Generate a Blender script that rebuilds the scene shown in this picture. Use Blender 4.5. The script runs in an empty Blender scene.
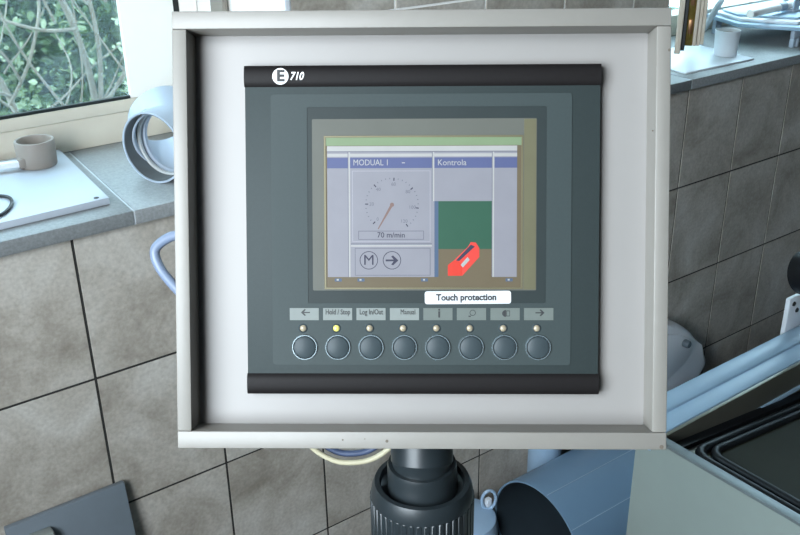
import bpy, bmesh, math, random
from mathutils import Vector, Matrix
random.seed(7)
SC = bpy.context.scene
COL = SC.collection

# ------------------------------------------------------------------ camera, sky, lights, exposure
cam_d = bpy.data.cameras.new('camera')
cam_d.sensor_width = 36.0
cam_d.lens = 42.12
cam_d.clip_start = 0.02
cam = bpy.data.objects.new('camera', cam_d)
COL.objects.link(cam)
RT = Vector((0.80589, -0.59190, -0.01372))
DN = Vector((-0.25707, -0.32895, -0.90868))
FW = Vector((0.53334, 0.73583, -0.41726))
mw = Matrix.Identity(4)
for i in range(3):
    mw[i][0], mw[i][1], mw[i][2] = RT[i], -DN[i], -FW[i]
mw[0][3], mw[1][3], mw[2][3] = 0.0, 0.0, 1.45
cam.matrix_world = mw
SC.camera = cam
cam_d.dof.use_dof = False

w = bpy.data.worlds.new('sky')
SC.world = w
w.use_nodes = True
bg = w.node_tree.nodes['Background']
bg.inputs['Color'].default_value = (0.56, 0.81, 1.0, 1)
bg.inputs['Strength'].default_value = 6.8

def area(name, loc, direction, sx, sy, power, color):
    d = bpy.data.lights.new(name, 'AREA')
    d.shape = 'RECTANGLE'; d.size = sx; d.size_y = sy; d.energy = power; d.color = color
    o = bpy.data.objects.new(name, d)
    COL.objects.link(o)
    o.location = loc
    o.rotation_euler = Vector(direction).to_track_quat('-Z', 'Y').to_euler()
    return o
# daylight coming in through the big window of the side wall
area('daylight_side_window', (-0.92, -0.02, 1.70), (1, 0.35, -0.22), 0.9, 1.2, 46, (0.96, 0.98, 1.0))

SC.view_settings.view_transform = 'Standard'
SC.view_settings.look = 'None'
SC.view_settings.gamma = 1.0
SC.view_settings.use_curve_mapping = False
SC.view_settings.exposure = 0.25

# ------------------------------------------------------------------ materials
def lin(c):
    return tuple(((v / 255) / 12.92 if v / 255 <= 0.04045 else ((v / 255 + 0.055) / 1.055) ** 2.4) for v in c) + (1,)
MATS = {}
def mat(name, rgb, rough=0.5, metal=0.0, var=0.0, scale=20, bump=0.0, bscale=200, spec=0.5, emit=0.0, var2=None, coat=0.0):
    if name in MATS: return MATS[name]
    m = bpy.data.materials.new(name); m.use_nodes = True
    nt = m.node_tree; b = nt.nodes['Principled BSDF']
    col = lin(rgb)
    b.inputs['Base Color'].default_value = col
    b.inputs['Roughness'].default_value = rough
    b.inputs['Metallic'].default_value = metal
    b.inputs['Specular IOR Level'].default_value = spec
    b.inputs['Coat Weight'].default_value = coat
    tc = nt.nodes.new('ShaderNodeTexCoord')
    if var or var2:
        n = nt.nodes.new('ShaderNodeTexNoise'); n.inputs['Scale'].default_value = scale
        n.inputs['Detail'].default_value = 5; n.inputs['Roughness'].default_value = 0.6
        nt.links.new(tc.outputs['Object'], n.inputs['Vector'])
        r = nt.nodes.new('ShaderNodeValToRGB')
        r.color_ramp.elements[0].position = 0.3; r.color_ramp.elements[1].position = 0.7
        if var2:
            r.color_ramp.elements[0].color = col; r.color_ramp.elements[1].color = lin(var2)
        else:
            r.color_ramp.elements[0].color = tuple(c * (1 - var) for c in col[:3]) + (1,)
            r.color_ramp.elements[1].color = tuple(min(1, c * (1 + var)) for c in col[:3]) + (1,)
        nt.links.new(n.outputs['Fac'], r.inputs['Fac'])
        nt.links.new(r.outputs['Color'], b.inputs['Base Color'])
        if emit: nt.links.new(r.outputs['Color'], b.inputs['Emission Color'])
    if emit:
        b.inputs['Emission Color'].default_value = col
        b.inputs['Emission Strength'].default_value = emit
    if bump:
        n2 = nt.nodes.new('ShaderNodeTexNoise'); n2.inputs['Scale'].default_value = bscale
        n2.inputs['Detail'].default_value = 3
        nt.links.new(tc.outputs['Object'], n2.inputs['Vector'])
        bp = nt.nodes.new('ShaderNodeBump'); bp.inputs['Strength'].default_value = bump
        bp.inputs['Distance'].default_value = 0.002
        nt.links.new(n2.outputs['Fac'], bp.inputs['Height'])
        nt.links.new(bp.outputs['Normal'], b.inputs['Normal'])
    MATS[name] = m
    return m

def tile_material():
    m = bpy.data.materials.new('stone_tile'); m.use_nodes = True
    nt = m.node_tree; b = nt.nodes['Principled BSDF']; L = nt.links
    g = nt.nodes.new('ShaderNodeNewGeometry')
    oi = nt.nodes.new('ShaderNodeObjectInfo')
    add = nt.nodes.new('ShaderNodeVectorMath'); add.operation = 'ADD'
    mul = nt.nodes.new('ShaderNodeVectorMath'); mul.operation = 'SCALE'
    cmb = nt.nodes.new('ShaderNodeCombineXYZ')
    for k in 'XYZ': L.new(oi.outputs['Random'], cmb.inputs[k])
    L.new(cmb.outputs[0], mul.inputs[0]); mul.inputs['Scale'].default_value = 37.0
    L.new(g.outputs['Position'], add.inputs[0]); L.new(mul.outputs[0], add.inputs[1])
    n = nt.nodes.new('ShaderNodeTexNoise'); n.inputs['Scale'].default_value = 7; n.inputs['Detail'].default_value = 8; n.inputs['Roughness'].default_value = 0.62
    n.inputs['Distortion'].default_value = 0.6
    L.new(add.outputs[0], n.inputs['Vector'])
    r = nt.nodes.new('ShaderNodeValToRGB')
    e = r.color_ramp.elements
    e[0].position = 0.30; e[0].color = lin((142, 135, 124))
    e[1].position = 0.72; e[1].color = lin((201, 198, 191))
    x = e.new(0.5); x.color = lin((176, 170, 160))
    L.new(n.outputs['Fac'], r.inputs['Fac'])
    n2 = nt.nodes.new('ShaderNodeTexNoise'); n2.inputs['Scale'].default_value = 160; n2.inputs['Detail'].default_value = 2
    L.new(add.outputs[0], n2.inputs['Vector'])
    mx = nt.nodes.new('ShaderNodeMixRGB'); mx.blend_type = 'OVERLAY'; mx.inputs['Fac'].default_value = 0.28
    L.new(r.outputs['Color'], mx.inputs['Color1']); L.new(n2.outputs['Fac'], mx.inputs['Color2'])
    L.new(mx.outputs['Color'], b.inputs['Base Color'])
    b.inputs['Roughness'].default_value = 0.55
    b.inputs['Specular IOR Level'].default_value = 0.35
    bp = nt.nodes.new('ShaderNodeBump'); bp.inputs['Strength'].default_value = 0.15; bp.inputs['Distance'].default_value = 0.002
    L.new(n.outputs['Fac'], bp.inputs['Height']); L.new(bp.outputs['Normal'], b.inputs['Normal'])
    return m
TILE = tile_material()

def glass_material():
    m = bpy.data.materials.new('window_glass'); m.use_nodes = True
    nt = m.node_tree; nt.nodes.clear()
    out = nt.nodes.new('ShaderNodeOutputMaterial')
    tr = nt.nodes.new('ShaderNodeBsdfTransparent'); tr.inputs['Color'].default_value = (0.95, 0.96, 0.94, 1)
    gl = nt.nodes.new('ShaderNodeBsdfGlossy'); gl.inputs['Roughness'].default_value = 0.03
    df = nt.nodes.new('ShaderNodeBsdfTranslucent'); df.inputs['Color'].default_value = (0.8, 0.88, 0.92, 1)
    tc = nt.nodes.new('ShaderNodeTexCoord')
    n = nt.nodes.new('ShaderNodeTexNoise'); n.inputs['Scale'].default_value = 6; n.inputs['Detail'].default_value = 4
    nt.links.new(tc.outputs['Object'], n.inputs['Vector'])
    mp = nt.nodes.new('ShaderNodeMapRange')
    mp.inputs['From Min'].default_value = 0.35; mp.inputs['From Max'].default_value = 0.7
    mp.inputs['To Min'].default_value = 0.01; mp.inputs['To Max'].default_value = 0.05
    nt.links.new(n.outputs['Fac'], mp.inputs['Value'])
    m1 = nt.nodes.new('ShaderNodeMixShader'); nt.links.new(mp.outputs[0], m1.inputs['Fac'])   # dust on the pane
    nt.links.new(tr.outputs[0], m1.inputs[1]); nt.links.new(df.outputs[0], m1.inputs[2])
    m2 = nt.nodes.new('ShaderNodeMixShader'); m2.inputs['Fac'].default_value = 0.07
    nt.links.new(m1.outputs[0], m2.inputs[1]); nt.links.new(gl.outputs[0], m2.inputs[2])
    nt.links.new(m2.outputs[0], out.inputs['Surface'])
    return m
GLASS = glass_material()

def leaf_material():
    m = bpy.data.materials.new('leaf'); m.use_nodes = True
    nt = m.node_tree; nt.nodes.clear()
    out = nt.nodes.new('ShaderNodeOutputMaterial')
    g = nt.nodes.new('ShaderNodeNewGeometry')
    r = nt.nodes.new('ShaderNodeValToRGB')
    e = r.color_ramp.elements
    e[0].color = lin((30, 44, 32)); e[1].color = lin((214, 226, 194))  # palest tones imitate bright spots of leaves lit from behind
    x = e.new(0.55); x.color = lin((76, 98, 70)); x = e.new(0.85); x.color = lin((134, 158, 116))
    nt.links.new(g.outputs['Random Per Island'], r.inputs['Fac'])
    d = nt.nodes.new('ShaderNodeBsdfDiffuse'); t = nt.nodes.new('ShaderNodeBsdfTranslucent')
    nt.links.new(r.outputs['Color'], d.inputs['Color']); nt.links.new(r.outputs['Color'], t.inputs['Color'])
    mx = nt.nodes.new('ShaderNodeMixShader'); mx.inputs['Fac'].default_value = 0.4
    nt.links.new(d.outputs[0], mx.inputs[1]); nt.links.new(t.outputs[0], mx.inputs[2])
    nt.links.new(mx.outputs[0], out.inputs['Surface'])
    return m
LEAF = leaf_material()

PLASTER = mat('white_plaster', (244, 244, 240), 0.8, var=0.03, scale=8)
CEIL = mat('ceiling_paint', (112, 118, 122), 0.85, var=0.02, scale=4)
FLOORM = mat('floor_tile_grey', (74, 74, 72), 0.5, var=0.12, scale=9)
GROUT = mat('dark_grout', (46, 46, 44), 0.9, var=0.2, scale=60)
UPVC = mat('window_plastic', (246, 243, 236), 0.35, var=0.02, scale=6)
CREAMP = mat('cream_window_plastic', (208, 200, 184), 0.4, var=0.03, scale=20)
GASK = mat('black_gasket', (24, 30, 30), 0.5, var=0.1, scale=30)
SILLM = mat('sill_stone', (136, 140, 141), 0.42, var=0.18, scale=240, bump=0.1, bscale=300)
PAINT = mat('box_paint', (115, 112, 106), 0.45, var=0.03, scale=70, bump=0.03, bscale=400)
PLATE = mat('plate_paint', (123, 120, 117), 0.4, var=0.015, scale=30)
BLACK = mat('black_anodised', (20, 18, 18), 0.5, var=0.08, scale=300, spec=0.12)
BEZEL = mat('slate_plastic', (42, 49, 49), 0.55, var=0.04, scale=500, bump=0.06, bscale=1500, spec=0.16)
MEMB = mat('slate_membrane', (46, 54, 54), 0.52, var=0.04, scale=600, spec=0.18)
DKBAND = mat('display_dark_band', (34, 41, 41), 0.5, var=0.04, scale=80, spec=0.18)
SURR = mat('display_surround_grey', (76, 77, 71), 0.5, var=0.05, scale=25, spec=0.2)
BRASSY = mat('display_metal_rim', (92, 86, 64), 0.45, metal=0.4, var=0.08, scale=30)
PVCG = mat('pale_grey_pvc', (164, 176, 190), 0.35, var=0.03, scale=10)
PVCB = mat('blue_grey_pvc', (112, 142, 168), 0.38, var=0.04, scale=8)
PVCD = mat('dark_grey_pvc', (30, 36, 39), 0.36, var=0.06, scale=20)
WHITEB = mat('white_laminate', (182, 190, 200), 0.3, var=0.03, scale=12)
WHITEP = mat('white_plastic', (222, 228, 234), 0.35, var=0.02, scale=8)
CLAY = mat('warm_grey_plastic', (138, 130, 122), 0.55, var=0.05, scale=30)
BOARDG = mat('blue_grey_board', (110, 120, 128), 0.5, var=0.04, scale=20)
CREAM = mat('cream_cable', (176, 170, 144), 0.45, var=0.04, scale=40)
NAVY = mat('navy_cable', (62, 74, 100), 0.45, var=0.05, scale=40)
CABLEB = mat('black_cable', (22, 25, 30), 0.4, var=0.1, scale=40)
HOSE = mat('blue_grey_hose', (100, 112, 132), 0.4, var=0.04, scale=30)
MACH = mat('machine_beige', (136, 146, 141), 0.45, var=0.03, scale=12)
ALU = mat('pale_aluminium', (150, 178, 200), 0.35, metal=0.0, var=0.04, scale=14)
STEEL = mat('dull_steel', (120, 118, 108), 0.35, metal=0.7, var=0.08, scale=12)
RUBBER = mat('black_rubber', (15, 18, 22), 0.45, var=0.1, scale=30, spec=0.3)
OLIVE = mat('smoked_lid_sheet', (44, 45, 36), 0.6, var=0.1, scale=6, spec=0.08)
BARK = mat('bark', (150, 142, 130), 0.8, var=0.25, scale=30)
SOIL = mat('garden_soil', (62, 78, 56), 0.9, var=0.3, scale=5)
GOLD = mat('old_brass', (150, 132, 70), 0.3, metal=0.8, var=0.3, scale=60)
SOILB = mat('brown_grains', (120, 108, 90), 0.9, var=0.2, scale=150)
INK = mat('black_ink', (22, 24, 26), 0.6, var=0.05, scale=100)
WINK = mat('white_ink', (196, 196, 194), 0.5, var=0.01, scale=100)
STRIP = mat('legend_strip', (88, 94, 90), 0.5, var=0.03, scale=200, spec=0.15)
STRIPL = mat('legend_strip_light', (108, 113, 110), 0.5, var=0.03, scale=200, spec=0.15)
KEYM = mat('key_dome', (50, 58, 61), 0.4, var=0.05, scale=200, spec=0.15)
KEYR = mat('key_ring_metal', (120, 132, 136), 0.22, metal=0.6, var=0.05, scale=200)
LEDM = mat('indicator_lens', (142, 132, 112), 0.25, var=0.04, scale=300)
LEDY = mat('indicator_lens_lit', (196, 186, 100), 0.25, var=0.04, scale=300, emit=0.12)
EM = 0.05
def scr(name, rgb, **k):
    rgb = tuple(c * (.64 if 'red' not in name else .72) for c in rgb)
    return mat('lcd_' + name, rgb, 0.4, var=0.03, scale=60, emit=EM, spec=0.15, **k)
L_BROWN = scr('brown', (126, 112, 88)); L_GREY = scr('grey', (166, 164, 172)); L_WHITE = scr('white', (206, 204, 200))
L_BLUE = scr('blue', (102, 110, 154)); L_GREENP = scr('pale_green', (150, 172, 132)); L_GREEN = scr('green', (58, 104, 82))
L_RED = scr('red', (226, 66, 52)); L_DARK = scr('dark', (70, 70, 90)); L_STEELB = scr('steel_blue', (92, 112, 140))
L_LINE = scr('line', (128, 128, 142)); L_RED2 = scr('dark_red', (176, 54, 48))

# ------------------------------------------------------------------ helpers
def tag(o, label=None, cat=None, group=None, kind=None):
    if label: o['label'] = label
    if cat: o['category'] = cat
    if group: o['group'] = group
    if kind: o['kind'] = kind
    return o
def empty(name, loc=(0, 0, 0), rz=0):
    o = bpy.data.objects.new(name, None); COL.objects.link(o)
    o.location = loc; o.rotation_euler = (0, 0, rz); o.empty_display_size = 0.05
    return o
def link(name, me, m, parent=None, smooth=False):
    o = bpy.data.objects.new(name, me); COL.objects.link(o)
    if m and not me.materials: me.materials.append(m)
    if parent: o.parent = parent
    if smooth:
        for p in me.polygons: p.use_smooth = True
        try: me.set_sharp_from_angle(angle=math.radians(38))
        except Exception: pass
    return o
def fin(name, bm, m, parent=None, smooth=False):
    bmesh.ops.recalc_face_normals(bm, faces=bm.faces)
    me = bpy.data.meshes.new(name); bm.to_mesh(me); bm.free()
    return link(name, me, m, parent, smooth)
def abox(bm, x0, x1, y0, y1, z0, z1):
    vs = [bm.verts.new((x, y, z)) for z in (z0, z1) for y in (y0, y1) for x in (x0, x1)]
    for f in ((0, 1, 3, 2), (4, 6, 7, 5), (0, 4, 5, 1), (2, 3, 7, 6), (0, 2, 6, 4), (1, 5, 7, 3)):
        bm.faces.new([vs[i] for i in f])
def bevel(bm, w, seg=2):
    if w: bmesh.ops.bevel(bm, geom=bm.edges[:], offset=w, segments=seg, affect='EDGES', profile=0.5)
def box(name, x0, x1, y0, y1, z0, z1, m, parent=None, bev=0.0, seg=2):
    bm = bmesh.new(); abox(bm, x0, x1, y0, y1, z0, z1); bevel(bm, bev, seg)
    return fin(name, bm, m, parent, bev > 0)
def prism(name, pts, z0, z1, m, parent=None, bev=0.0, seg=2, axis='z'):
    """outline pts extruded; axis z: (x,y) outline; axis y: (x,z) outline extruded over y0..y1; axis x: (y,z) outline"""
    bm = bmesh.new()
    def P(a, b, c): return (a, b, c) if axis == 'z' else ((a, c, b) if axis == 'y' else (c, a, b))
    lo = [bm.verts.new(P(p[0], p[1], z0)) for p in pts]; hi = [bm.verts.new(P(p[0], p[1], z1)) for p in pts]
    n = len(pts)
    bm.faces.new(lo); bm.faces.new(hi)
    for i in range(n): bm.faces.new((lo[i], lo[(i + 1) % n], hi[(i + 1) % n], hi[i]))
    bevel(bm, bev, seg)
    return fin(name, bm, m, parent, bev > 0)
def ring_prism(name, outer, inner, z0, z1, m, parent=None, smooth=False):
    """frame: outer and inner outlines with equal point counts, extruded along z"""
    bm = bmesh.new(); n = len(outer)
    R = [[bm.verts.new((p[0], p[1], z)) for p in o] for o in (outer, inner) for z in (z0, z1)]
    o0, o1, i0, i1 = R
    for i in range(n):
        j = (i + 1) % n
        bm.faces.new((o0[i], o0[j], o1[j], o1[i])); bm.faces.new((i0[i], i1[i], i1[j], i0[j]))
        bm.faces.new((o1[i], o1[j], i1[j], i1[i])); bm.faces.new((o0[i], i0[i], i0[j], o0[j]))
    return fin(name, bm, m, parent, smooth)
def rect(x0, x1, y0, y1): return [(x0, y0), (x1, y0), (x1, y1), (x0, y1)]
def rrect(x0, x1, y0, y1, r, n=5):
    out = []
    for (cx, cy, a0) in ((x1 - r, y0 + r, -90), (x1 - r, y1 - r, 0), (x0 + r, y1 - r, 90), (x0 + r, y0 + r, 180)):
        for k in range(n + 1):
            a = math.radians(a0 + 90 * k / n); out.append((cx + r * math.cos(a), cy + r * math.sin(a)))
    return out
def circ(cx, cy, r, n=24): return [(cx + r * math.cos(2 * math.pi * k / n), cy + r * math.sin(2 * math.pi * k / n)) for k in range(n)]
def lathe(name, prof, m, parent=None, n=40, mtx=None, closed=True, smooth=True):
    """prof: (r, z) list; closed = the profile is a closed loop (a hollow body)"""
    bm = bmesh.new(); rings = []
    for (r, z) in prof:
        if r < 1e-6: rings.append([bm.verts.new((0, 0, z))])
        else: rings.append([bm.verts.new((r * math.cos(2 * math.pi * k / n), r * math.sin(2 * math.pi * k / n), z)) for k in range(n)])
    m_ = len(rings)
    for a in range(m_ if closed else m_ - 1):
        A, B = rings[a], rings[(a + 1) % m_]
        for k in range(n):
            q = (k + 1) % n
            if len(A) == 1 and len(B) == 1: continue
            if len(A) == 1: bm.faces.new((A[0], B[k], B[q]))
            elif len(B) == 1: bm.faces.new((A[k], A[q], B[0]))
            else: bm.faces.new((A[k], A[q], B[q], B[k]))
    if mtx is not None: bm.transform(mtx)
    return fin(name, bm, m, parent, smooth)
def align(loc, d):
    return Matrix.Translation(Vector(loc)) @ Vector(d).to_track_quat('Z', 'Y').to_matrix().to_4x4()
def smoothpts(pts, n=8):
    P = [Vector(p) for p in pts]; out = []
    for i in range(len(P) - 1):
        p0 = P[max(i - 1, 0)]; p1 = P[i]; p2 = P[i + 1]; p3 = P[min(i + 2, len(P) - 1)]
        for k in range(n):
            t = k / n
            out.append(0.5 * ((2 * p1) + (p2 - p0) * t + (2 * p0 - 5 * p1 + 4 * p2 - p3) * t * t + (3 * p1 - p0 - 3 * p2 + p3) * t ** 3))
    out.append(P[-1]); return out
def sweep_bm(bm, path, rad, n=10, close=False):
    P = [Vector(p) for p in path]; N = len(P); prev = None; rings = []
    for i in range(N):
        if close: t = (P[(i + 1) % N] - P[i - 1]).normalized()
        else: t = (P[min(i + 1, N - 1)] - P[max(i - 1, 0)]).normalized()
        if prev is None:
            u = t.cross(Vector((0, 0, 1)))
            if u.length < 1e-3: u = t.cross(Vector((1, 0, 0)))
        else: u = prev - t * prev.dot(t)
        u.normalize(); v = t.cross(u); prev = u
        r = rad[i] if isinstance(rad, (list, tuple)) else rad
        rings.append([bm.verts.new(P[i] + u * (r * math.cos(2 * math.pi * k / n)) + v * (r * math.sin(2 * math.pi * k / n))) for k in range(n)])
    for i in range(N if close else N - 1):
        A, B = rings[i], rings[(i + 1) % N]
        for k in range(n): bm.faces.new((A[k], A[(k + 1) % n], B[(k + 1) % n], B[k]))
    if not close: bm.faces.new(rings[0]); bm.faces.new(rings[-1])
def sweep(name, path, rad, m, parent=None, n=10, close=False):
    bm = bmesh.new(); sweep_bm(bm, path, rad, n, close)
    return fin(name, bm, m, parent, True)
def text(name, s, size, x, y, z, m, parent, align_x='CENTER', shear=0.0, bold=0.0, sx=1.0, rot=0.0, depth=0.0001):
    c = bpy.data.curves.new(name, 'FONT'); c.body = s; c.size = 1.0; c.align_x = align_x; c.align_y = 'CENTER'
    c.shear = shear; c.offset = bold; c.extrude = depth / size; c.resolution_u = 3
    t = bpy.data.objects.new(name, c); COL.objects.link(t)
    bpy.context.view_layer.update()
    me = bpy.data.meshes.new_from_object(t.evaluated_get(bpy.context.evaluated_depsgraph_get()))
    bpy.data.objects.remove(t); bpy.data.curves.remove(c)
    me.transform(Matrix.Translation((x, y, z)) @ Matrix.Rotation(rot, 4, 'Z') @ Matrix.Diagonal((sx * size, size, size, 1)))
    me.name = name; me.materials.clear()
    return link(name, me, m, parent)

# ------------------------------------------------------------------ the room shell
XL, XR, YBK, ZC = -0.75, 3.7, -2.2, 2.75
YW, YG = 1.300, 1.3016          # tile face, grout face
ZS0, ZS1 = 0.929, 0.952        # sill underside and top
YF = 1.635                     # window frame face
PX0, PX1 = 0.734, 1.655        # the pier between the two windows
ZT = 2.25
S = lambda o: tag(o, kind='structure')
S(box('floor', XL - .2, XR + .2, YBK - .2, 1.8, -0.1, 0, FLOORM))
S(box('ceiling', XL - .2, XR + .2, YBK - .2, 1.8, ZC, ZC + .1, CEIL))
wf = S(box('wall_front', XL - .2, XR + .2, YG, 1.76, 0, ZS0, GROUT))
S(box('wall_pier', PX0 + .004, PX1, YG, 1.76, ZS1, ZT, PLASTER))
S(box('wall_lintel', XL - .2, XR + .2, YG, 1.76, ZT, ZC, PLASTER))
S(box('wall_right', XR, XR + .2, YBK, 1.300, 0, ZC, mat('grey_wall_paint', (64, 72, 78), .85, var=.03, scale=4)))
def wall_hole(name, along, a0, a1, h0, h1, c0, c1, o0, o1, z0, z1):
    bm = bmesh.new()
    def B(a, b, zl, zh):
        if along == 'y': abox(bm, c0, c1, a, b, zl, zh)
        else: abox(bm, a, b, c0, c1, zl, zh)
    B(a0, o0, h0, h1); B(o1, a1, h0, h1); B(o0, o1, h0, z0); B(o0, o1, z1, h1)
    return S(fin(name, bm, MATS['grey_wall_paint']))
wall_hole('wall_left', 'y', YBK, 1.300, 0, ZC, XL - .2, XL, -0.55, 0.50, 1.05, 2.35)
S(box('wall_back', XL - .2, XR + .2, YBK - .2, YBK, 0, ZC, MATS['grey_wall_paint']))
# wall tiles, 20 x 25 cm, dark 3 mm joints
TW, TH, J = 0.2006, 0.25, 0.0044
JX0, JZ0 = 0.3523, 0.688
tile_meshes = {}
def tile(x0, x1, z0, z1, parent):
    wd, ht = round(x1 - x0, 4), round(z1 - z0, 4)
    if (wd, ht) not in tile_meshes:
        bm = bmesh.new(); abox(bm, 0, wd, 0, 0.008, 0, ht)
        bmesh.ops.bevel(bm, geom=[e for e in bm.edges if all(v.co.y < .001 for v in e.verts)], offset=0.0004, segments=1, affect='EDGES')
        bmesh.ops.recalc_face_normals(bm, faces=bm.faces)
        me = bpy.data.meshes.new('tile'); bm.to_mesh(me); bm.free(); me.materials.append(TILE)
        tile_meshes[(wd, ht)] = me
    o = bpy.data.objects.new('tile', tile_meshes[(wd, ht)]); COL.objects.link(o)
    o.parent = parent; o.location = (x0, YW + random.uniform(-.0003, .0003), z0)
for k in range(-4, 14):
    x0 = JX0 + k * TW + J / 2; x1 = x0 + TW - J
    for (a, b) in ((JZ0, ZS0 + J / 2), (JZ0 - TH, JZ0), (JZ0 - 2 * TH, JZ0 - TH), (0, JZ0 - 2 * TH)):
        tile(x0, x1, a + J / 2, b - J / 2, wf)
pier = bpy.data.objects['wall_pier']
xs = [PX0 + .006 + i * TW for i in range(5)]; xs[-1] = PX1
for i in range(4):
    a, b = xs[i], min(xs[i] + TW, PX1)
    if i == 3: b = PX0 + .006 + 4 * TW
    zz = ZS1
    for z1 in (1.188, 1.438, 1.688, 1.938, 2.188):
        tile(a + J / 2, b - J / 2, zz + J / 2, z1 - J / 2, pier); zz = z1
tile(xs[3] + TW + J / 2, PX1, ZS1 + J / 2, 1.188 - J / 2, pier)
zz = 1.188
for z1 in (1.438, 1.688, 1.938, 2.188):
    tile(xs[3] + TW + J / 2, PX1, zz + J / 2, z1 - J / 2, pier); zz = z1
box('corner_trim', PX0 - .004, PX0 + .006, YW - .001, YG + .012, ZS1, ZT, WHITEP, pier, .001)
# stone sill in three slabs
sill = S(empty('trim_1', (0, 0, ZS0)))
sill['label'] = 'grey stone window sill in slabs running along the tiled wall'
def slab(pts): prism('sill_slab', pts, 0, ZS1 - ZS0, SILLM, sill, .002)
YS0, YS1 = 1.285, YF + .004
slab([(XL, YS0), (.4435, YS0), (.4640, YS1), (XL, YS1)])
slab([(.4465, YS0), (1.7425, YS0), (1.7590, YS1), (.4670, YS1)])
slab([(1.7455, YS0), (XR, YS0), (XR, YS1), (1.7620, YS1)])
prism('sill_joint', [(.4435, YS0 + .002), (.4465, YS0 + .002), (.4670, YS1), (.4640, YS1)], .0, ZS1 - ZS0 - .0015, mat('pale_joint', (190, 196, 200), .5, var=.03), sill)
prism('sill_joint', [(1.7425, YS0 + .002), (1.7455, YS0 + .002), (1.7620, YS1), (1.7590, YS1)], .0, ZS1 - ZS0 - .0015, MATS['pale_joint'], sill)

# left window: frame, sash, pane, gaskets
def window(name, x0, x1, sx0, sx1, sash=True):
    wn = S(empty(name, ((x0 + x1) / 2, 0, ZS1))); ox = (x0 + x1) / 2
    def B(n, a, b, y0, y1, z0, z1, m, bev=.002, par=None):
        return box(n, a - ox, b - ox, y0, y1, z0 - ZS1, z1 - ZS1, m, par or wn, bev)
    B('frame_sill_rail', x0, x1, YF, YF + .06, ZS1, 1.0065, CREAMP)
    B('frame_head_rail', x0, x1, YF, YF + .06, ZT - .055, ZT, UPVC)
    B('frame_jamb', x0, sx0, YF, YF + .06, 1.0065, ZT - .055, UPVC)
    B('frame_jamb', sx1 + .014, x1, YF, YF + .06, 1.0065, ZT - .055, UPVC)
    if sash:
        B('sash_gasket', sx1 + .0005, sx1 + .0135, YF + .002, YF + .05, 1.0065, ZT - .055, GASK, 0)
        s = B('sash_rail', sx0, sx1, YF - .006, YF + .005, 1.008, 1.029, CREAMP, .002)
        B('sash_rail', sx0, sx1, YF - .006, YF + .05, ZT - .13, ZT - .057, UPVC, .003)
        B('sash_stile', sx1 - .1, sx1, YF - .006, YF + .005, 1.0295, ZT - .1305, UPVC, .002)
        B('sash_stile', sx0, sx0 + .1, YF - .006, YF + .005, 1.0295, ZT - .1305, UPVC, .002)
        B('glazing_bead', sx0 + .1, sx1 - .1, YF - .003, YF + .005, 1.0292, 1.0345, GASK, 0)
        B('pane', sx0 + .06, sx1 - .06, YF + .0055, YF + .0095, 1.0295, ZT - .1305, GLASS, 0)
    else:
        B('pane', x0 + .05, x1 - .05, YF + .028, YF + .032, 1.0065, ZT - .055, GLASS, 0)
    return wn
w1 = window('window_1', -0.62, PX0 + .002, -0.56, 0.688)
tag(w1, 'white plastic window with green shrub behind the pane')
mat('taupe_metal', (130, 122, 112), .5, var=.05)
box('blind_guide', .665, .675, 1.503, 1.552, .16, 1.25, MATS['taupe_metal'], w1, .002)
w2 = window('window_2', PX1, XR, PX1 + .06, XR - .06, sash=False)
tag(w2, 'bright window at the right above the cluttered sill')
S(box('wall_corner', XL - .2, -0.62, YG, 1.76, ZS1, ZT, PLASTER))

# the opened casement of the right window: hollow profile seen from its edge
ca = S(empty('window_3', (1.721, 1.286, 1.028)))
tag(ca, 'opened cream window sash whose ribbed edge hangs over the sill')
ca.rotation_euler = (0, 0, math.radians(-54))
def C(n, a, b, c, d, z0, z1, m, bev=.0015): return box(n, a * .77, b * .77, c, d, z0, z1, m, ca, bev)
C('stile_lip', -.040, -.024, -.030, .006, -.012, 1.15, CREAMP)
C('seal_channel', -.024, -.014, -.020, .006, -.006, 1.15, GASK, 0)
C('fitting_rail', -.014, .006, -.016, .006, .004, 1.15, GOLD, .001)
for i, z in enumerate((.03, .09, .15)):
    C('fitting_bolt', -.010, .002, -.020, -.016, z, z + .03, mat('aged_copper', (146, 110, 78), .35, metal=.7, var=.2, scale=80), .001)
C('stile_rib', .006, .016, -.026, .006, .006, 1.15, CREAMP)
C('stile_rib', .017, .026, -.022, .006, .006, 1.15, CREAMP)
C('stile_rib', .027, .036, -.026, .006, .010, 1.15, CREAMP)
C('sash_frame', -.032, .034, .006, .055, .008, 1.15, CREAMP, .003)
C('bottom_rail', -.032, .034, .055, .62, .008, .065, CREAMP, .003)
C('pane', -.002, .004, .055, .62, .065, 1.15, GLASS, 0)

# ------------------------------------------------------------------ garden outside the window
S(box('ground_outside', -5, 9, 1.76, 9, -0.5, -0.35, SOIL))
def leaf_cloud(name, n, xr, yr, zr, parent, seed, s0=.018, s1=.042):
    rnd = random.Random(seed); V = []; F = []
    for i in range(n):
        c = Vector((rnd.uniform(*xr), rnd.uniform(*yr), rnd.uniform(*zr)))
        s = rnd.uniform(s0, s1)
        u = Vector((rnd.gauss(0, 1), rnd.gauss(0, 1), rnd.gauss(0, .6))).normalized()
        v = u.cross(Vector((rnd.gauss(0, 1), rnd.gauss(0, 1), rnd.gauss(0, 1)))).normalized()
        k = len(V)
        nrm = u.cross(v) * s * .18
        V += [c - u * s, c - u * s * .2 + v * s * .48 + nrm, c + u * s * .5 + v * s * .36 + nrm, c + u * s * 1.1, c + u * s * .5 - v * s * .36 + nrm, c - u * s * .2 - v * s * .48 + nrm]
        F += [(k, k + 1, k + 2, k + 3), (k, k + 3, k + 4, k + 5)]
    me = bpy.data.meshes.new(name); me.from_pydata(V, [], F)
    o = link(name, me, LEAF, parent)
    tag(o, kind='stuff'); return o
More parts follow.
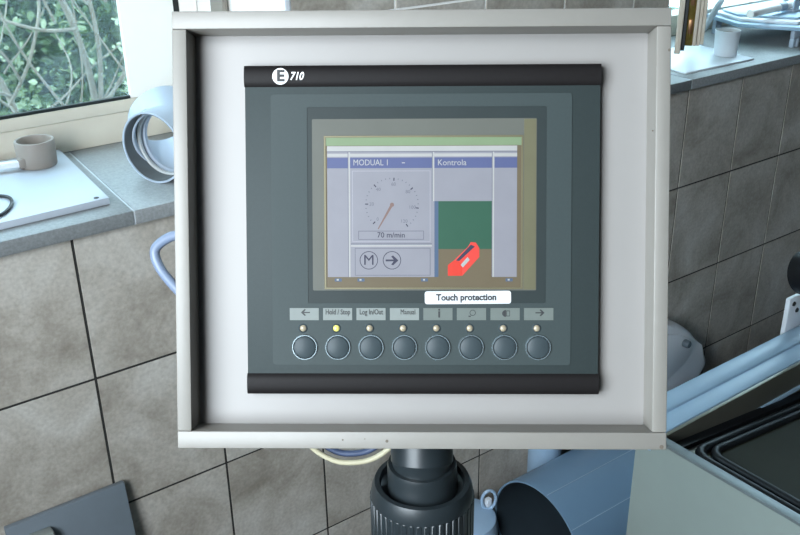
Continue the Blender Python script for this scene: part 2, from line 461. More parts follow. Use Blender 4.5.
sh = empty('garden_shrub', (0.95, 3.0, -0.35))
tag(sh, 'leafy green shrub with bare pale branches outside the window', 'shrub')
leaf_cloud('foliage', 17000, (-1.4, .45), (-.25, 1.0), (.2, 2.5), sh, 3, .009, .024)  # upper leaves, out of view, added to block skylight at the left window
def branch(pts, r0, r1, par=sh):
    pth = smoothpts(pts, 6); n = len(pth)
    sweep('branch', pth, [(r0 + (r1 - r0) * i / (n - 1)) * .6 for i in range(n)], BARK, par, 7)
def bw(px_x, px_z, y): return (px_x - .95, y - 3.0, px_z + .35)
branch([bw(.92, -.35, 2.75), bw(.86, .35, 2.68), bw(.84, .78, 2.62), bw(.80, .98, 2.56), bw(.72, 1.20, 2.50), bw(.66, 1.5, 2.45)], .022, .008)
branch([bw(.85, .72, 2.63), bw(.86, .95, 2.58), bw(.83, 1.25, 2.55), bw(.84, 1.6, 2.5)], .013, .006)
branch([bw(.84, .74, 2.62), bw(.92, .88, 2.55), bw(.98, 1.05, 2.5), bw(1.1, 1.3, 2.45)], .011, .005)
branch([bw(.80, 1.0, 2.55), bw(.68, 1.02, 2.5), bw(.52, 1.10, 2.46), bw(.36, 1.24, 2.4)], .009, .005)
branch([bw(.55, -.35, 2.8), bw(.60, .3, 2.7), bw(.62, .68, 2.6), bw(.60, .85, 2.58), bw(.52, 1.05, 2.55), bw(.46, 1.3, 2.5)], .024, .007)
branch([bw(.61, .84, 2.58), bw(.52, .90, 2.5), bw(.4, .98, 2.45), bw(.3, 1.1, 2.4)], .009, .004)
branch([bw(.60, .82, 2.58), bw(.66, .95, 2.52), bw(.70, 1.12, 2.5), bw(.62, 1.3, 2.45), bw(.5, 1.42, 2.4)], .009, .004)
branch([bw(.84, .62, 2.5), bw(.72, .80, 2.46), bw(.60, 1.02, 2.42), bw(.54, 1.26, 2.4)], .008, .004)
branch([bw(.64, .5, 2.5), bw(.72, .74, 2.46), bw(.76, .9, 2.44), bw(.75, 1.1, 2.4)], .007, .003)
rt = random.Random(21)
for k in range(34):
    x, z, y = rt.uniform(.35, 1.1), rt.uniform(.45, 1.2), rt.uniform(2.5, 3.0)
    an = rt.uniform(.5, 2.7); ln = rt.uniform(.25, .55)
    pts = [bw(x, z, y)]
    for q in range(3):
        an += rt.uniform(-.35, .35); x += ln / 3 * math.cos(an); z += ln / 3 * math.sin(an); pts.append(bw(x, z, y + rt.uniform(-.05, .05)))
    branch(pts, .007, .003)
hd = empty('garden_hedge', (1.2, 5.0, -0.35))
tag(hd, 'dense dark green hedge far behind the branches of the shrub', 'hedge')
leaf_cloud('foliage', 11500, (-3.0, .8), (-.4, .6), (0, 3.3), hd, 5, .03, .065)  # unseen upper part added to hold skylight off the left sill
box('hedge_core', -3.0, .8, .2, .6, 0, 3.2, mat('dark_twigs', (48, 66, 46), .9, var=.4, scale=14), hd)

# ------------------------------------------------------------------ the operator panel in its box
A = Vector((0.79338, -0.60872, -0.00289)); UP = Vector((0.22803, 0.29281, 0.92858)); OUT = A.cross(UP).normalized()
UP = OUT.cross(A)
cp = empty('control_panel')
pm = Matrix.Identity(4)
for i in range(3): pm[i][0], pm[i][1], pm[i][2] = A[i], UP[i], OUT[i]
pm.translation = (0.31615, 0.41480, 1.23402)
cp.matrix_world = pm
tag(cp, 'square pale grey control box framing a dark touch screen terminal', 'control panel')
mm = .001
HW, HH = .149, .1324; IW, IH = .1402, .1218; DEP = .125
def PB(n, x0, x1, y0, y1, z0, z1, m, par=cp, bev=0, seg=2): return box(n, x0, x1, y0, y1, z0, z1, m, par, bev, seg)
# frame of four wooden-like rails with mitre-free butt joints
PB('frame_rail', -HW, HW, IH, HH, -DEP, 0, PAINT, cp, .0008)
PB('frame_rail', -HW, HW, -HH, -IH, -DEP, 0, PAINT, cp, .0008)
PB('frame_rail', -HW, -IW, -IH + .0001, IH - .0001, -DEP, 0, PAINT, cp, .0008)
PB('frame_rail', IW, HW, -IH + .0001, IH - .0001, -DEP, 0, PAINT, cp, .0008)
PB('mounting_plate', -IW, IW, -IH, IH, -.026, -.0225, PLATE, cp, 0)
PB('back_cover', -IW, IW, -IH, IH, -DEP, -DEP + .003, PAINT, cp, 0)
# small dents and nicks of the paint at the lower rail
for (x, y, r) in ((-.0205, -.1275, .0010), (-.0475, -.1268, .0006), (-.034, -.1262, .0004), (.146, -.1305, .0013), (.1478, .1075, .0009), (.1385, .060, .0005)):
    lathe('paint_chip', [(0, .0002), (r, .00005), (r * .6, -.001), (0, -.001)], mat('chip_brown', (84, 76, 66), .7, var=.2, scale=300), cp, 8, Matrix.Translation((x, y, 0)), closed=False)
# terminal: face with two rounded black bands
ZB = -.0155
tf = PB('terminal_face', -.1082, .1104, -.1010, .1018, -.0225, ZB, BEZEL, cp, .0006)
def band(y0, y1):
    n = 8; pts = []
    for k in range(n + 1):
        t = k / n; y = y0 + (y1 - y0) * t
        pts.append((y, ZB + .0018 * (1 - (2 * t - 1) ** 2) ** .6 + .0002))
    pts += [(y1, -.0224), (y0, -.0224)]
    bm = bmesh.new()
    lo = [bm.verts.new((-.1084, p[0], p[1])) for p in pts]; hi = [bm.verts.new((.1106, p[0], p[1])) for p in pts]
    bm.faces.new(lo); bm.faces.new(hi)
    for i in range(len(pts)): bm.faces.new((lo[i], lo[(i + 1) % len(pts)], hi[(i + 1) % len(pts)], hi[i]))
    return fin('end_band', bm, BLACK, cp, True)
tb = band(.0892, .1022); band(-.1013, -.0885)
# maker's emblem and number on the upper band
ze = ZB + .0022
em = prism('emblem', circ(-.0858, .0954, .0050, 32), ze - .0016, ze, WINK, cp)
text('letter', 'E', .0094, -.0857, .0954, ze + .0002, INK, em, bold=.04, sx=1.05)
text('model_number', '710', .0068, -.0801, .0953, ze, WINK, cp, 'LEFT', shear=.28, bold=.02, sx=.82)
# membrane keypad overlay with the display opening
ov = ring_prism('keypad_overlay', rrect(-.0922, .0930, -.0830, .0846, .002), rrect(-.0698, .0777, -.0445, .0768, .001), ZB, ZB + .0005, MEMB, cp)
dk = ring_prism('display_band', rrect(-.0698, .0777, -.0445, .0768, .001), rrect(-.0668, .0716, -.0365, .0694, .0008), ZB, ZB + .0002, DKBAND, cp)
sr = ring_prism('display_surround', rrect(-.0668, .0716, -.0365, .0694, .0008), rrect(-.0596, .0634, -.0358, .0592, .0006), ZB, ZB + .00035, SURR, cp)
ring_prism('screen_rim', rect(-.0595, .0633, -.0357, .0591), rect(-.0584, .0622, -.0347, .0581), ZB, ZB + .00050, BRASSY, sr)
PB('reflection_strip', .0637, .0712, -.036, .069, ZB, ZB + .00055, mat('yellow_reflection', (88, 85, 64), .4, metal=.3, var=.06, scale=40), sr)  # coloured strip stands in for the yellow reflection beside the display
# the picture on the screen: flat print in display coordinates (a: right, b: down)
UX = lambda a: (-58.8 + .6165 * a) * mm
VY = lambda b: (58.3 - .6175 * b) * mm
scn = PB('screen', -.0584, .0622, -.0347, .0581, ZB - .002, ZB + .0001, L_BROWN, cp)
def SL(n, a0, a1, b0, b1, lay, m, par=scn):
    return PB(n, UX(a0), UX(a1), VY(b1), VY(b0), ZB + .0001, ZB + .0001 + .00004 * lay, m, par)
def SP(n, pts, lay, m): return prism(n, [(UX(a), VY(b)) for a, b in pts], ZB + .0001, ZB + .0001 + .00004 * lay, m, scn)
SL('status_strip', .5, 197, .5, 8.5, 1, L_GREENP)
SL('window_panel', 2, 192, 9, 140, 1, L_GREY)
SL('top_line', 2, 192, 9, 14, 2, L_WHITE)
SL('top_rule', 2, 192, 14.2, 14.9, 3, L_LINE)
SL('top_line', 2, 192, 16.5, 19.5, 2, L_WHITE)
for (a0, a1) in ((2, 23), (25, 107.5), (109.5, 167), (169.5, 192)): SL('header_bar', a0, a1, 20.5, 31, 2, L_BLUE)
for a in (23.4, 107.8, 167.6):
    SL('column_divider', a, a + 1.6, 15, 140 if a < 100 or a > 160 else 64, 3, L_WHITE)
    SL('column_shadow', a - .7, a, 15, 140 if a < 100 or a > 160 else 64, 3, L_LINE)
text('header_lettering', 'MODUAL 1', .0052, UX(28), VY(25.6), ZB + .00025, L_WHITE, scn, 'LEFT', sx=.86)
text('header_lettering', 'Kontrola', .0052, UX(112.5), VY(25.8), ZB + .00025, L_WHITE, scn, 'LEFT', sx=.95)
SL('header_mark', 77, 80, 25.3, 26.2, 3, L_WHITE)
# dial
dcx, dcy = 67, 67.5
for k in range(31):
    an = math.radians(225 - k * 9.3); ro = 27.0; big = k % 5 == 0
    ri = ro - (3.0 if big else 1.4); wd = .55 if big else .4
    p = lambda r, s: (dcx + r * math.cos(an) - s * math.sin(an), dcy - r * math.sin(an) - s * math.cos(an))
    SP('dial_tick', [p(ri, -wd), p(ro, -wd), p(ro, wd), p(ri, wd)], 3, L_LINE if not big else L_DARK)
for k, s in enumerate(('0', '20', '40', '60', '80', '100', '120')):
    an = math.radians(225 - k * 46.5)
    text('dial_number', s, .0030, UX(dcx + 20.5 * math.cos(an)), VY(dcy - 20.5 * math.sin(an)), ZB + .0002, L_LINE, scn)
SP('dial_needle', [(dcx - 1.1, dcy - .9), (dcx + 1.1, dcy + .7), (dcx - 13.6, dcy + 24.5), (dcx - 14.4, dcy + 24)], 4, mat('lcd_needle', (84, 60, 54), .4, var=.03, emit=EM))
SP('dial_hub', circ(dcx, dcy, 2.1, 12), 5, MATS['lcd_needle'])
def outline(n, a0, a1, b0, b1, wd, lay, m):
    o = rect(UX(a0), UX(a1), VY(b1), VY(b0)); i = rect(UX(a0 + wd), UX(a1 - wd), VY(b1 - wd), VY(b0 + wd))
    return ring_prism(n, o, i, ZB + .0001, ZB + .0001 + .00004 * lay, m, scn)
outline('readout_frame', 33, 99, 93.5, 102.5, .7, 3, L_LINE)
text('readout_lettering', '70 m/min', .0048, UX(66), VY(98), ZB + .00025, L_DARK, scn, sx=.95)
SL('pane_rule', 25.5, 107, 106.2, 107, 3, L_LINE); SL('pane_rule', 25.5, 107, 108, 109.4, 3, L_WHITE)
outline('dial_frame', 27, 105.5, 33.5, 104.6, .6, 2, mat('lcd_pale_line', (116, 115, 122), .3, var=.02, emit=EM))
outline('button_frame', 29.5, 105.5, 110.8, 138.5, .6, 3, L_LINE)
for a in (43.5, 66.8):
    ring_prism('touch_button', [(UX(x), VY(y)) for x, y in circ(a, 123.2, 9.2, 32)], [(UX(x), VY(y)) for x, y in circ(a, 123.2, 8.5, 32)], ZB + .0001, ZB + .00022, L_DARK, scn)
text('button_letter', 'M', .0090, UX(43.5), VY(123.3), ZB + .00022, L_DARK, scn)
SP('button_arrow', [(60.5, 122.4), (68.5, 122.4), (66, 119.2), (68, 118.4), (73.2, 123.3), (68, 128.2), (66, 127.4), (68.5, 124.2), (60.5, 124.2)], 3, L_DARK)
# the picture in the third column: green wall, brown floor, red toolbox
SL('picture_wall', 113.5, 167, 64, 112, 2, L_GREEN); SL('picture_edge', 109.5, 113.5, 64, 140, 2, L_STEELB)
SL('picture_floor', 113.5, 167, 112, 148, 2, L_BROWN); SP('picture_floor', [(109.5, 148), (113.5, 140), (113.5, 148)], 3, L_BROWN)
SP('picture_toolbox', [(123, 138.8), (123, 128), (129, 123.5), (134.5, 124.5), (137.5, 129.5), (137.5, 138.8)], 4, L_RED)
SP('picture_toolbox', [(137.5, 138.8), (137.5, 129.5), (134.5, 124.5), (129, 123.5), (143, 110), (146, 105), (151, 105.5), (154.5, 111), (154.5, 120)], 3, mat('lcd_red_b', (168, 48, 40), .3, var=.03, emit=EM))
SP('picture_lid', [(131, 123.6), (134.4, 124), (150, 109.5), (146, 107.5)], 5, L_DARK)
SP('picture_label', [(135.8, 127.8), (142.8, 119.8), (144.8, 123), (138, 130.5)], 6, L_WHITE)
for a in (9, 32, 96, 181): SL('task_mark', a, a + 7, 141.5, 144.5, 2, L_STEELB); SL('task_mark', a + 2, a + 4, 142, 143.6, 3, L_WHITE)
# sticker
stk = prism('sticker', [(x + .0002, y) for x, y in rrect(.0022, .0556, -.0451, -.0371, .0016)], ZB + .0005, ZB + .0007, mat('sticker_white', (176, 178, 180), .4, var=.01), cp)
stk.rotation_euler = (0, 0, math.radians(.4))
text('sticker_lettering', 'Touch protection', .0056, .0281, -.0411, ZB + .0008, INK, stk, bold=.034, sx=.93)
# eight keys with indicator and legend strip
legends = ['left', 'Hold / Stop', 'Log In/Out', 'Manual', 'i', 'lamp', 'contrast', 'right']
def arrow(par, x, y, s, d):
    P = [(-1, .13), (.35, .13), (-.1, .62), (.18, .78), (1, 0), (.18, -.78), (-.1, -.62), (.35, -.13), (-1, -.13)]
    return prism('arrow', [(x + d * p[0] * s, y + p[1] * s) for p in P], ZB + .0005, ZB + .00075, INK, par)
for i in range(8):
    kx = -.0722 + i * .02074
    lx = -.0814 + i * .02080
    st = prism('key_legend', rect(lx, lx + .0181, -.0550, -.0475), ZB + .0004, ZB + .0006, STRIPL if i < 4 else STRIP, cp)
    lc = lx + .0098; ly = -.0508
    if i == 0: arrow(st, lc, ly + .0006, .0028, -1)
    elif i == 7: arrow(st, lc, ly + .0004, .0028, 1)
    elif i in (1, 2, 3): text('lettering', legends[i], .0046, lx + .0092 + (.002 if i == 3 else 0), ly + .0008, ZB + .00075, INK, st, sx=.72, bold=.012 if i < 3 else 0)
    elif i == 4: text('lettering', 'i', .0080, lc, ly, ZB + .00075, INK, st, bold=.02)
    elif i == 5:
        ring_prism('symbol', circ(lc, ly + .0004, .0019, 16), circ(lc, ly + .0004, .0015, 16), ZB + .0005, ZB + .00075, INK, st)
        prism('symbol', rect(lc - .0026, lc - .0012, ly - .0022, ly - .0014), ZB + .0005, ZB + .00075, INK, st)
    else:
        prism('symbol', [(lc - .0002, ly + .0022)] + [(lc - .0002 + .0024 * math.cos(math.radians(a)), ly + .0022 * math.sin(math.radians(a))) for a in range(110, 260, 20)] + [(lc - .0002, ly - .0022)], ZB + .0005, ZB + .00075, INK, st)
        ring_prism('symbol', rect(lc, lc + .0022, ly - .0018, ly + .0018), rect(lc + .0003, lc + .0019, ly - .0014, ly + .0014), ZB + .0005, ZB + .00075, INK, st)
    ky = lathe('function_key', [(0, .0018), (.0048, .0016), (.0066, .0009), (.0070, 0), (0, 0)], KEYM, cp, 32, Matrix.Translation((kx, -.0720, ZB + .0005)), closed=False)
    lathe('key_ring', [(.0070, 0), (.0072, .0011), (.0078, .0011), (.0081, 0)], KEYR, ky, 32, Matrix.Translation((kx, -.0720, ZB + .0005)), closed=False)
    ld = lathe('indicator', [(0, .0010), (.0014, .0007), (.0020, 0), (0, 0)], LEDY if i == 1 else LEDM, cp, 16, Matrix.Translation((kx - .001, -.0601, ZB + .0005)), closed=False)
    lathe('indicator_collar', [(.0020, 0), (.0022, .0006), (.0030, 0)], KEYM, ld, 16, Matrix.Translation((kx - .001, -.0601, ZB + .0005)), closed=False)

# ------------------------------------------------------------------ stand pipe with union nut
PXC, PYC = .3247, .4254
sp = empty('stand_pipe', (PXC, PYC, 0))
tag(sp, 'dark grey plastic stand pipe with a ribbed union nut under the control box', 'pipe')
lathe('pipe', [(.0208, 0), (.0208, 1.076), (.0180, 1.076), (.0180, 0)], PVCD, sp, 40)
lathe('collar', [(.0209, 1.010), (.0243, 1.010), (.0243, 1.053), (.0236, 1.0555), (.0209, 1.0555)], PVCD, sp, 40)
nut = lathe('union_nut', [(.0246, .960), (.0356, .960), (.0362, .970), (.0364, 1.029), (.0354, 1.036), (.0335, 1.0405), (.0300, 1.0405), (.0290, 1.036), (.0246, 1.033)], PVCD, sp, 48)
rb = None
for k in range(44):
    a = 2 * math.pi * k / 44
    if rb is None:
        bm = bmesh.new(); abox(bm, -.0010, .0005, -.0019, .0019, .962, 1.029); bevel(bm, .0006, 1)
        rb = fin('rib', bm, PVCD, nut, True); me = rb.data
    else:
        rb = bpy.data.objects.new('rib', me); COL.objects.link(rb); rb.parent = nut
    rb.location = (.0364 * math.cos(a), .0364 * math.sin(a), 0); rb.rotation_euler = (0, 0, a)
lathe('lower_socket', [(.0228, .880), (.0300, .880), (.0310, .962), (.0228, .962)], PVCD, sp, 40)
lathe('top_flange', [(0, 0), (.036, 0), (.036, -.006), (.024, -.008), (.0213, -.010), (.0212, -.024), (0, -.024)], PVCD, sp, 40, Matrix.Translation(Vector((.31615, .41480, 1.23402)) + A * .0008 - UP * .1326 - OUT * .0672 - Vector((PXC, PYC, 0))) @ UP.to_track_quat('Z', 'Y').to_matrix().to_4x4(), closed=False)
lathe('floor_flange', [(.0228, 0), (.085, 0), (.085, .010), (.032, .016), (.030, .06), (.0228, .06)], PVCD, sp, 40)

# cables behind the box
def along_box(pts): return smoothpts([pm @ Vector(p) for p in pts])
tag(sweep('cable_hose', along_box([(-.1527, -.0022, -.080), (-.164, -.0022, -.0823), (-.1767, -.005, -.0868), (-.1872, -.0135, -.0911), (-.1837, -.0262, -.0905), (-.1711, -.040, -.0851), (-.160, -.049, -.081), (-.1527, -.053, -.079)]), .0036, HOSE, None, 12),
    'blue-grey bent hose looping out beside the left edge of the control box', 'hose')
tag(sweep('cable', along_box([(-.0895, -.1348, -.1118), (-.0869, -.1440, -.1122), (-.0799, -.1590, -.1133), (-.0645, -.1688, -.1142), (-.0506, -.1707, -.1144), (-.0359, -.1682, -.1149), (-.0226, -.1592, -.1147), (-.0152, -.1440, -.1137), (-.0130, -.1348, -.1135)]), .0021, CREAM, None, 10),
    'cream cable sagging below the bottom edge of the control box', 'cable')
tag(sweep('cable', along_box([(-.0865, -.1351, -.1172), (-.0839, -.1410, -.1176), (-.0775, -.1536, -.1187), (-.0636, -.1637, -.1205), (-.0510, -.1656, -.1207), (-.0377, -.1630, -.1211), (-.0257, -.1537, -.1205), (-.0190, -.1410, -.1192), (-.0172, -.1351, -.1190)]), .0024, NAVY, None, 10),
    'navy cable sagging just inside the cream cable', 'cable')

# ------------------------------------------------------------------ big duct, canister, upright pipe and white housing at the wall foot
DR = .1266
dt = empty('duct_pipe', (1.115, 1.075, 0))
tag(dt, 'large blue-grey plastic duct lying on the floor with its dark open end', 'pipe')
mx = align((0, 0, DR), (1, 0, 0))
lathe('duct_wall', [(DR, 0), (DR, 1.3), (DR - .0035, 1.3), (DR - .0035, .0), (DR - .0015, -.0006)], PVCB, dt, 64, mx)
lathe('duct_shade_shell', [(DR - .0037, .003), (DR - .0037, .41), (DR - .0047, .41), (DR - .0047, .003)], mat('duct_shade', (34, 46, 54), .7, var=.1), dt, 56, mx)  # added inner shell: shade inside the duct put into its dark colour
lathe('duct_shade_disc', [(0, .42), (DR - .0036, .42), (DR - .0036, .43), (0, .43)], mat('duct_disc_shade', (26, 36, 42), .7, var=.1), dt, 48, mx, closed=False)  # added dark disc, keeps the depth of the duct in shade
for an in (100, 138):
    a = math.radians(an)
    r = DR + .0002
    sweep('mould_seam', [(0.002, r * math.cos(a), DR + r * math.sin(a)), (1.298, r * math.cos(a), DR + r * math.sin(a))], .0009, mat('seam_blue', (150, 172, 194), .4, var=.03), dt, 6)
cn = empty('canister', (1.040, 1.212, 0))
tag(cn, 'pale blue canister with a ring handle beside the mouth of the large duct', 'canister')
lathe('body', [(0, 0), (.066, 0), (.071, .01), (.071, .115), (.066, .132), (.045, .140), (0, .142)], mat('pale_blue_plastic', (158, 186, 212), .35, var=.03), cn, 40, closed=False)
rg = []
for k in range(20):
    a = 2 * math.pi * k / 20
    rg.append(Vector((.054, -.014, .160)) + Vector((.9, -.43, 0)) * (.0155 * math.cos(a)) + Vector((0, 0, .024 * math.sin(a))))
sweep('ring_handle', rg, .0036, MATS['pale_blue_plastic'], cn, 8, close=True)
box('handle_lug', .050, .064, -.014, -.002, .134, .158, WHITEP, cn, .002)
up = empty('upright_pipe', (1.312, 1.2525, 0))
tag(up, 'pale upright pipe end standing between the large duct and the tiles', 'pipe')
lathe('pipe', [(.038, 0), (.038, .34), (.035, .34), (.035, 0)], MATS['pale_blue_plastic'], up, 32)
lathe('socket', [(.038, .218), (.047, .222), (.047, .345), (.0385, .345)], MATS['pale_blue_plastic'], up, 32)

hs = empty('plastic_housing', (1.70, 1.30, .26))
tag(hs, 'white rounded plastic housing with a small knob fixed to the tiles', 'housing')
ol = [(-.30, .20), (-.02, .12), (.04, .098), (.10, .055), (.15, .0), (.185, -.05), (.190, -.075), (.165, -.10), (.10, -.125), (.03, -.145), (-.30, -.145)]
hb = prism('body', ol, -.060, -.001, mat('white_enamel', (242, 246, 250), .3, var=.02), hs, .018, 4, axis='y')
fc = [(-.28, .17), (-.02, .088), (.04, .068), (.085, .044), (.106, .014), (.104, -.008), (.082, -.030), (.03, -.052), (-.28, -.065)]
prism('face_panel', fc, -.064, -.058, MATS['white_enamel'], hs, .003, 2, axis='y')
lathe('knob', [(0, .016), (.008, .016), (.010, .013), (.010, 0), (0, 0)], mat('grey_knob', (96, 108, 116), .4, var=.05), hs, 20, align((.068, -.064, .036), (0, -1, 0)), closed=False)

# ------------------------------------------------------------------ test chamber at the right: beige body, rail, sunken lid with rubber seal
tc = empty('test_chamber', (1.018, .45, 0))
tag(tc, 'beige cabinet with a sunken dark lid edged in black rubber', 'machine')
def M(n, x0, x1, y0, y1, z0, z1, m, bev=.002, par=tc): return box(n, x0 - 1.018, x1 - 1.018, y0 - .45, y1 - .45, z0, z1, m, par, bev)
X1, Y0 = 1.95, .02
M('side_panel', 1.018, 1.030, Y0, .777, .02, .5985, MACH)
M('back_panel', 1.031, X1, .752, .777, .02, .575, MACH)
M('front_panel', 1.031, X1, Y0, Y0 + .02, .02, .598, MACH)
M('end_panel', X1 - .012, X1, Y0 + .021, .751, .02, .598, MACH)
M('plinth', 1.03, X1 - .02, Y0 + .03, .75, 0, .02, RUBBER, 0)
M('edge_strip', 1.017, 1.034, Y0, .745, .5987, .604, mat('edge_steel', (112, 122, 124), .4, metal=.2, var=.05), .001)
rl = M('back_rail', 1.016, X1, .7465, .781, .576, .601, ALU, .003)
M('rail_lip', 1.016, X1, .7790, .820, .560, .606, ALU, .008)
# inner back wall and the sloping lid sheet
M('tray_wall', 1.034, X1 - .013, .7395, .7460, .40, .5985, STEEL, .0005)
def slope(x, z0=.574, k=.115): return z0 - k * (x - 1.034)
def quadslab(n, xa, xb, ya, yb, dz, th, m, par=tc):
    pts = []
    bm = bmesh.new()
    vs = []
    for (x, y) in ((xa, ya), (xb, ya), (xb, yb), (xa, yb)):
        vs.append((x - 1.018, y - .45, slope(x) + dz))
    lo = [bm.verts.new((v[0], v[1], v[2] - th)) for v in vs]; hi = [bm.verts.new(v) for v in vs]
    bm.faces.new(lo); bm.faces.new(hi)
    for i in range(4): bm.faces.new((lo[i], lo[(i + 1) % 4], hi[(i + 1) % 4], hi[i]))
    return fin(n, bm, m, par)
quadslab('lid_base', 1.034, X1 - .014, Y0 + .022, .739, 0, .012, STEEL)
quadslab('lid_sheet', 1.095, X1 - .05, Y0 + .06, .690, .006, .006, OLIVE)
def seal(x0, x1, y0, y1, r, rad, dz):
    pth = [Vector((x - 1.018, y - .45, slope(x) + dz)) for x, y in rrect(x0, x1, y0, y1, r, 6)]
    return sweep('rubber_seal', pth, rad, RUBBER, tc, 10, close=True)
seal(1.066, X1 - .03, Y0 + .05, .705, .03, .0085, .005)
seal(1.086, X1 - .045, Y0 + .065, .690, .026, .0075, .007)
quadslab('rear_channel', 1.036, X1 - .016, .722, .738, .008, .008, RUBBER)
M('tray_glint', 1.10, X1 - .02, .7355, .7394, .545, .552, ALU, .0005)  # pale strip modelled in place of a reflection on the tray wall
# hinge bracket and black knob at the back of the cabinet
hg = M('hinge_bracket', 1.482, 1.545, .822, .832, .50, .668, WHITEP, .003)
for q in (.655, .638): lathe('screw', [(0, .003), (.004, .002), (.005, 0), (0, 0)], INK, hg, 12, align((1.496 - 1.018 + (.655 - q) * .8, .822 - .45, q), (0, -1, 0)), closed=False)
lathe('hinge_knob', [(0, 0), (.034, 0), (.042, .008), (.043, .055), (.036, .066), (0, .068)], RUBBER, tc, 32, align((1.530 - 1.018, .838 - .45, .705), (-.2, -.9, .3)), closed=False)

# ------------------------------------------------------------------ board leaning at the wall, bottom left
lb = empty('leaning_board', (.268, 1.293, .494))
tag(lb, 'blue-grey flat board leaning on the tiles in the lower left corner', 'board')
lb.rotation_euler = (math.radians(-8.5), 0, 0)
box('panel', -.094, .096, -.012, -.001, -.47, 0, BOARDG, lb, .0015)
box('handle', -.078, -.030, -.036, -.0125, -.046, -.022, mat('handle_grey', (140, 146, 142), .4, var=.05), lb, .004)

# ------------------------------------------------------------------ things on the left sill
Z = ZS1
wb = empty('white_board', (.26, 1.47, Z))
tag(wb, 'white laminate board lying on the sill under the grey ring', 'board')
prism('sheet', [(-.34, -.150), (.166, -.138), (.186, .155), (-.32, .150)], .0005, .0115, WHITEB, wb, .0012)
lathe('corner_hole', [(0, .0121), (.004, .0119), (.0042, .011), (0, .011)], INK, wb, 14, Matrix.Translation((.150, -.128, 0)), closed=False)
cr = empty('clamp_ring', (.390, 1.560, Z + .0117))
tag(cr, 'open warm grey plastic ring clamped on a white strip', 'ring')
lathe('ring', [(.030, 0), (.031, .002), (.032, .041), (.031, .043), (.0280, .043), (.0272, .041), (.0265, 0)], CLAY, cr, 44)
lathe('ring_floor', [(0, .0), (.0265, .0), (.0265, .004), (0, .004)], CLAY, cr, 32, closed=False)
bx = box('strip', -.20, -.004, -.007, .007, .006, .016, WHITEP, cr, .002)
bx.rotation_euler = (0, 0, math.radians(-13))
bx.location = (-.024, -.012, 0)
box('slot_plate', -.034, -.022, -.020, -.004, .004, .020, CLAY, cr, .002)
zc = Z + .0148
tag(sweep('cable', smoothpts([(.12, 1.425, zc), (.21, 1.442, zc), (.275, 1.440, zc), (.300, 1.427, zc), (.303, 1.400, zc), (.288, 1.366, zc), (.262, 1.345, zc), (.20, 1.338, zc)], 8), .0026, CABLEB, None, 10),
    'black cable curling on the white board at the left edge', 'cable')

# pipe tee on the sill
pt = empty('pipe_elbow', (.5204, 1.380, Z))
tag(pt, 'pale grey wide pipe elbow lying on the sill beside the control box', 'pipe fitting')
d = Vector((.878, .479, 0)).normalized(); TR = .0581
mt = align((0, 0, TR + .0003), d)
lathe('socket', [(TR, 0), (TR, .050), (TR - .0090, .050), (TR - .0090, .044), (TR - .0035, .042), (TR - .0030, 0)], PVCG, pt, 56, mt)
lathe('socket_shade_shell', [(TR - .0036, .001), (TR - .0036, .0415), (TR - .0043, .0415), (TR - .0043, .001)], mat('socket_shade', (92, 98, 100), .6, var=.05), pt, 48, mt)  # added inner shell: the socket's inner shade is painted on as dark grey
lathe('inner_seal', [(TR - .0036, .030), (TR - .0075, .032), (TR - .0075, .037), (TR - .0036, .039)], mat('seal_grey', (176, 180, 180), .4, var=.04), pt, 48, mt)
e = Vector((.10, .90, .38)).normalized(); c0 = Vector((0, 0, TR + .0003))
bm = bmesh.new()
sweep_bm(bm, smoothpts([c0 + d * .040, c0 + d * .052 + e * .012, c0 + d * .057 + e * .030, c0 + d * .058 + e * .050, c0 + d * .058 + e * .066], 6), TR - .001, 48)
bmesh.ops.delete(bm, geom=[f for f in bm.faces if len(f.verts) > 4], context='FACES')
el = fin('bend', bm, PVCG, pt, True)
sm = el.modifiers.new('wall', 'SOLIDIFY'); sm.thickness = .0035; sm.offset = -1

# ------------------------------------------------------------------ things on the right sill
ws = empty('white_sheet', (1.90, 1.40, Z))
tag(ws, 'bright white sheet lying on the sill under the white cup', 'sheet')
prism('sheet', [(-.13, -.075), (.118, -.082), (.150, .120), (-.11, .130)], .0004, .0045, WHITEP, ws, .001)
cu = empty('cup', (1.992, 1.383, Z + .005))
tag(cu, 'white plastic cup standing on the white sheet by the sash', 'cup')
lathe('wall', [(0, 0), (.026, 0), (.027, .003), (.0300, .060), (.0292, .061), (.0282, .060), (.025, .004), (0, .004)], WHITEP, cu, 36, closed=False)
lathe('filling', [(0, .052), (.0275, .052), (.0270, .047), (0, .047)], SOILB, cu, 28, closed=False)
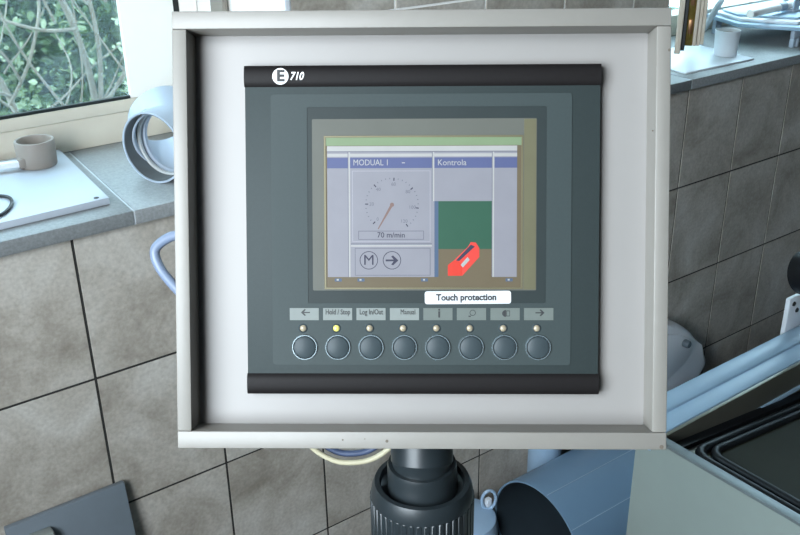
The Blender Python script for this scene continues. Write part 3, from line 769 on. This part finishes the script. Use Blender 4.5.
# a wide flat batten with a lamp tube clipped on top
bt = empty('lamp_batten', (2.30, 1.45, Z))
tag(bt, 'pale blue-grey flat tray propped above the right sill on forked feet', 'tray')
zb = .042
def BT(n, pts, z0, z1, m): return prism(n, [(x - 2.30, y - 1.45) for x, y in pts], z0, z1, m, bt, .0015)
BT('tray', [(2.146, 1.463), (2.222, 1.318), (2.66, 1.36), (2.66, 1.60), (2.205, 1.605)], zb, zb + .010, ALU)
BT('upper_board', [(2.172, 1.475), (2.236, 1.352), (2.64, 1.39), (2.64, 1.585), (2.218, 1.59)], zb + .0105, zb + .018, WHITEP)
BT('tray_ledge', [(2.190, 1.50), (2.262, 1.372), (2.62, 1.41), (2.62, 1.57), (2.230, 1.575)], zb + .0185, zb + .024, ALU)
for (x, y) in ((2.222, 1.345), (2.55, 1.375), (2.23, 1.585), (2.60, 1.575)):
    ft = box('forked_foot', x - 2.30 - .014, x - 2.30 + .014, y - 1.45 - .006, y - 1.45 + .006, .022, zb - .0003, PVCG, bt, .002)
    for q in (-1, 1): box('prong', x - 2.30 + q * .010 - .004, x - 2.30 + q * .010 + .004, y - 1.45 - .006, y - 1.45 + .006, 0, .0217, PVCG, ft, .002)
zt = Z + zb + .0245
lt = empty('lamp_tube', (2.33, 1.44, zt + .016))
tag(lt, 'white lamp tube held by a grey clip on the flat tray', 'lamp tube')
dd = (1, .09, 0)
lathe('tube', [(0, -.20), (.010, -.20), (.010, .30), (0, .30)], UPVC, lt, 24, align((0, 0, 0), dd), closed=False)
lathe('end_cap', [(.0102, -.06), (.0118, -.058), (.0118, -.03), (.0102, -.028)], PVCG, lt, 24, align((0, 0, 0), dd))
cl = empty('tube_clip', (2.335, 1.440, zt))
tag(cl, 'grey spring clip gripping the lamp tube', 'clip')
box('base', -.016, .016, -.022, .020, 0.0002, .005, PVCG, cl, .0015)
box('jaw', -.012, .012, -.018, -.0135, .005, .034, PVCG, cl, .0015)
box('jaw', -.012, .012, .0135, .018, .005, .034, PVCG, cl, .0015)
rd = empty('profile_rod', (2.108, 1.55, Z))
tag(rd, 'white diagonal rod rising behind the cup', 'rod')
sweep('rod', [(0, 0, .0085), (.078, 0, .096), (.165, 0, .196)], .008, WHITEP, rd, 12)
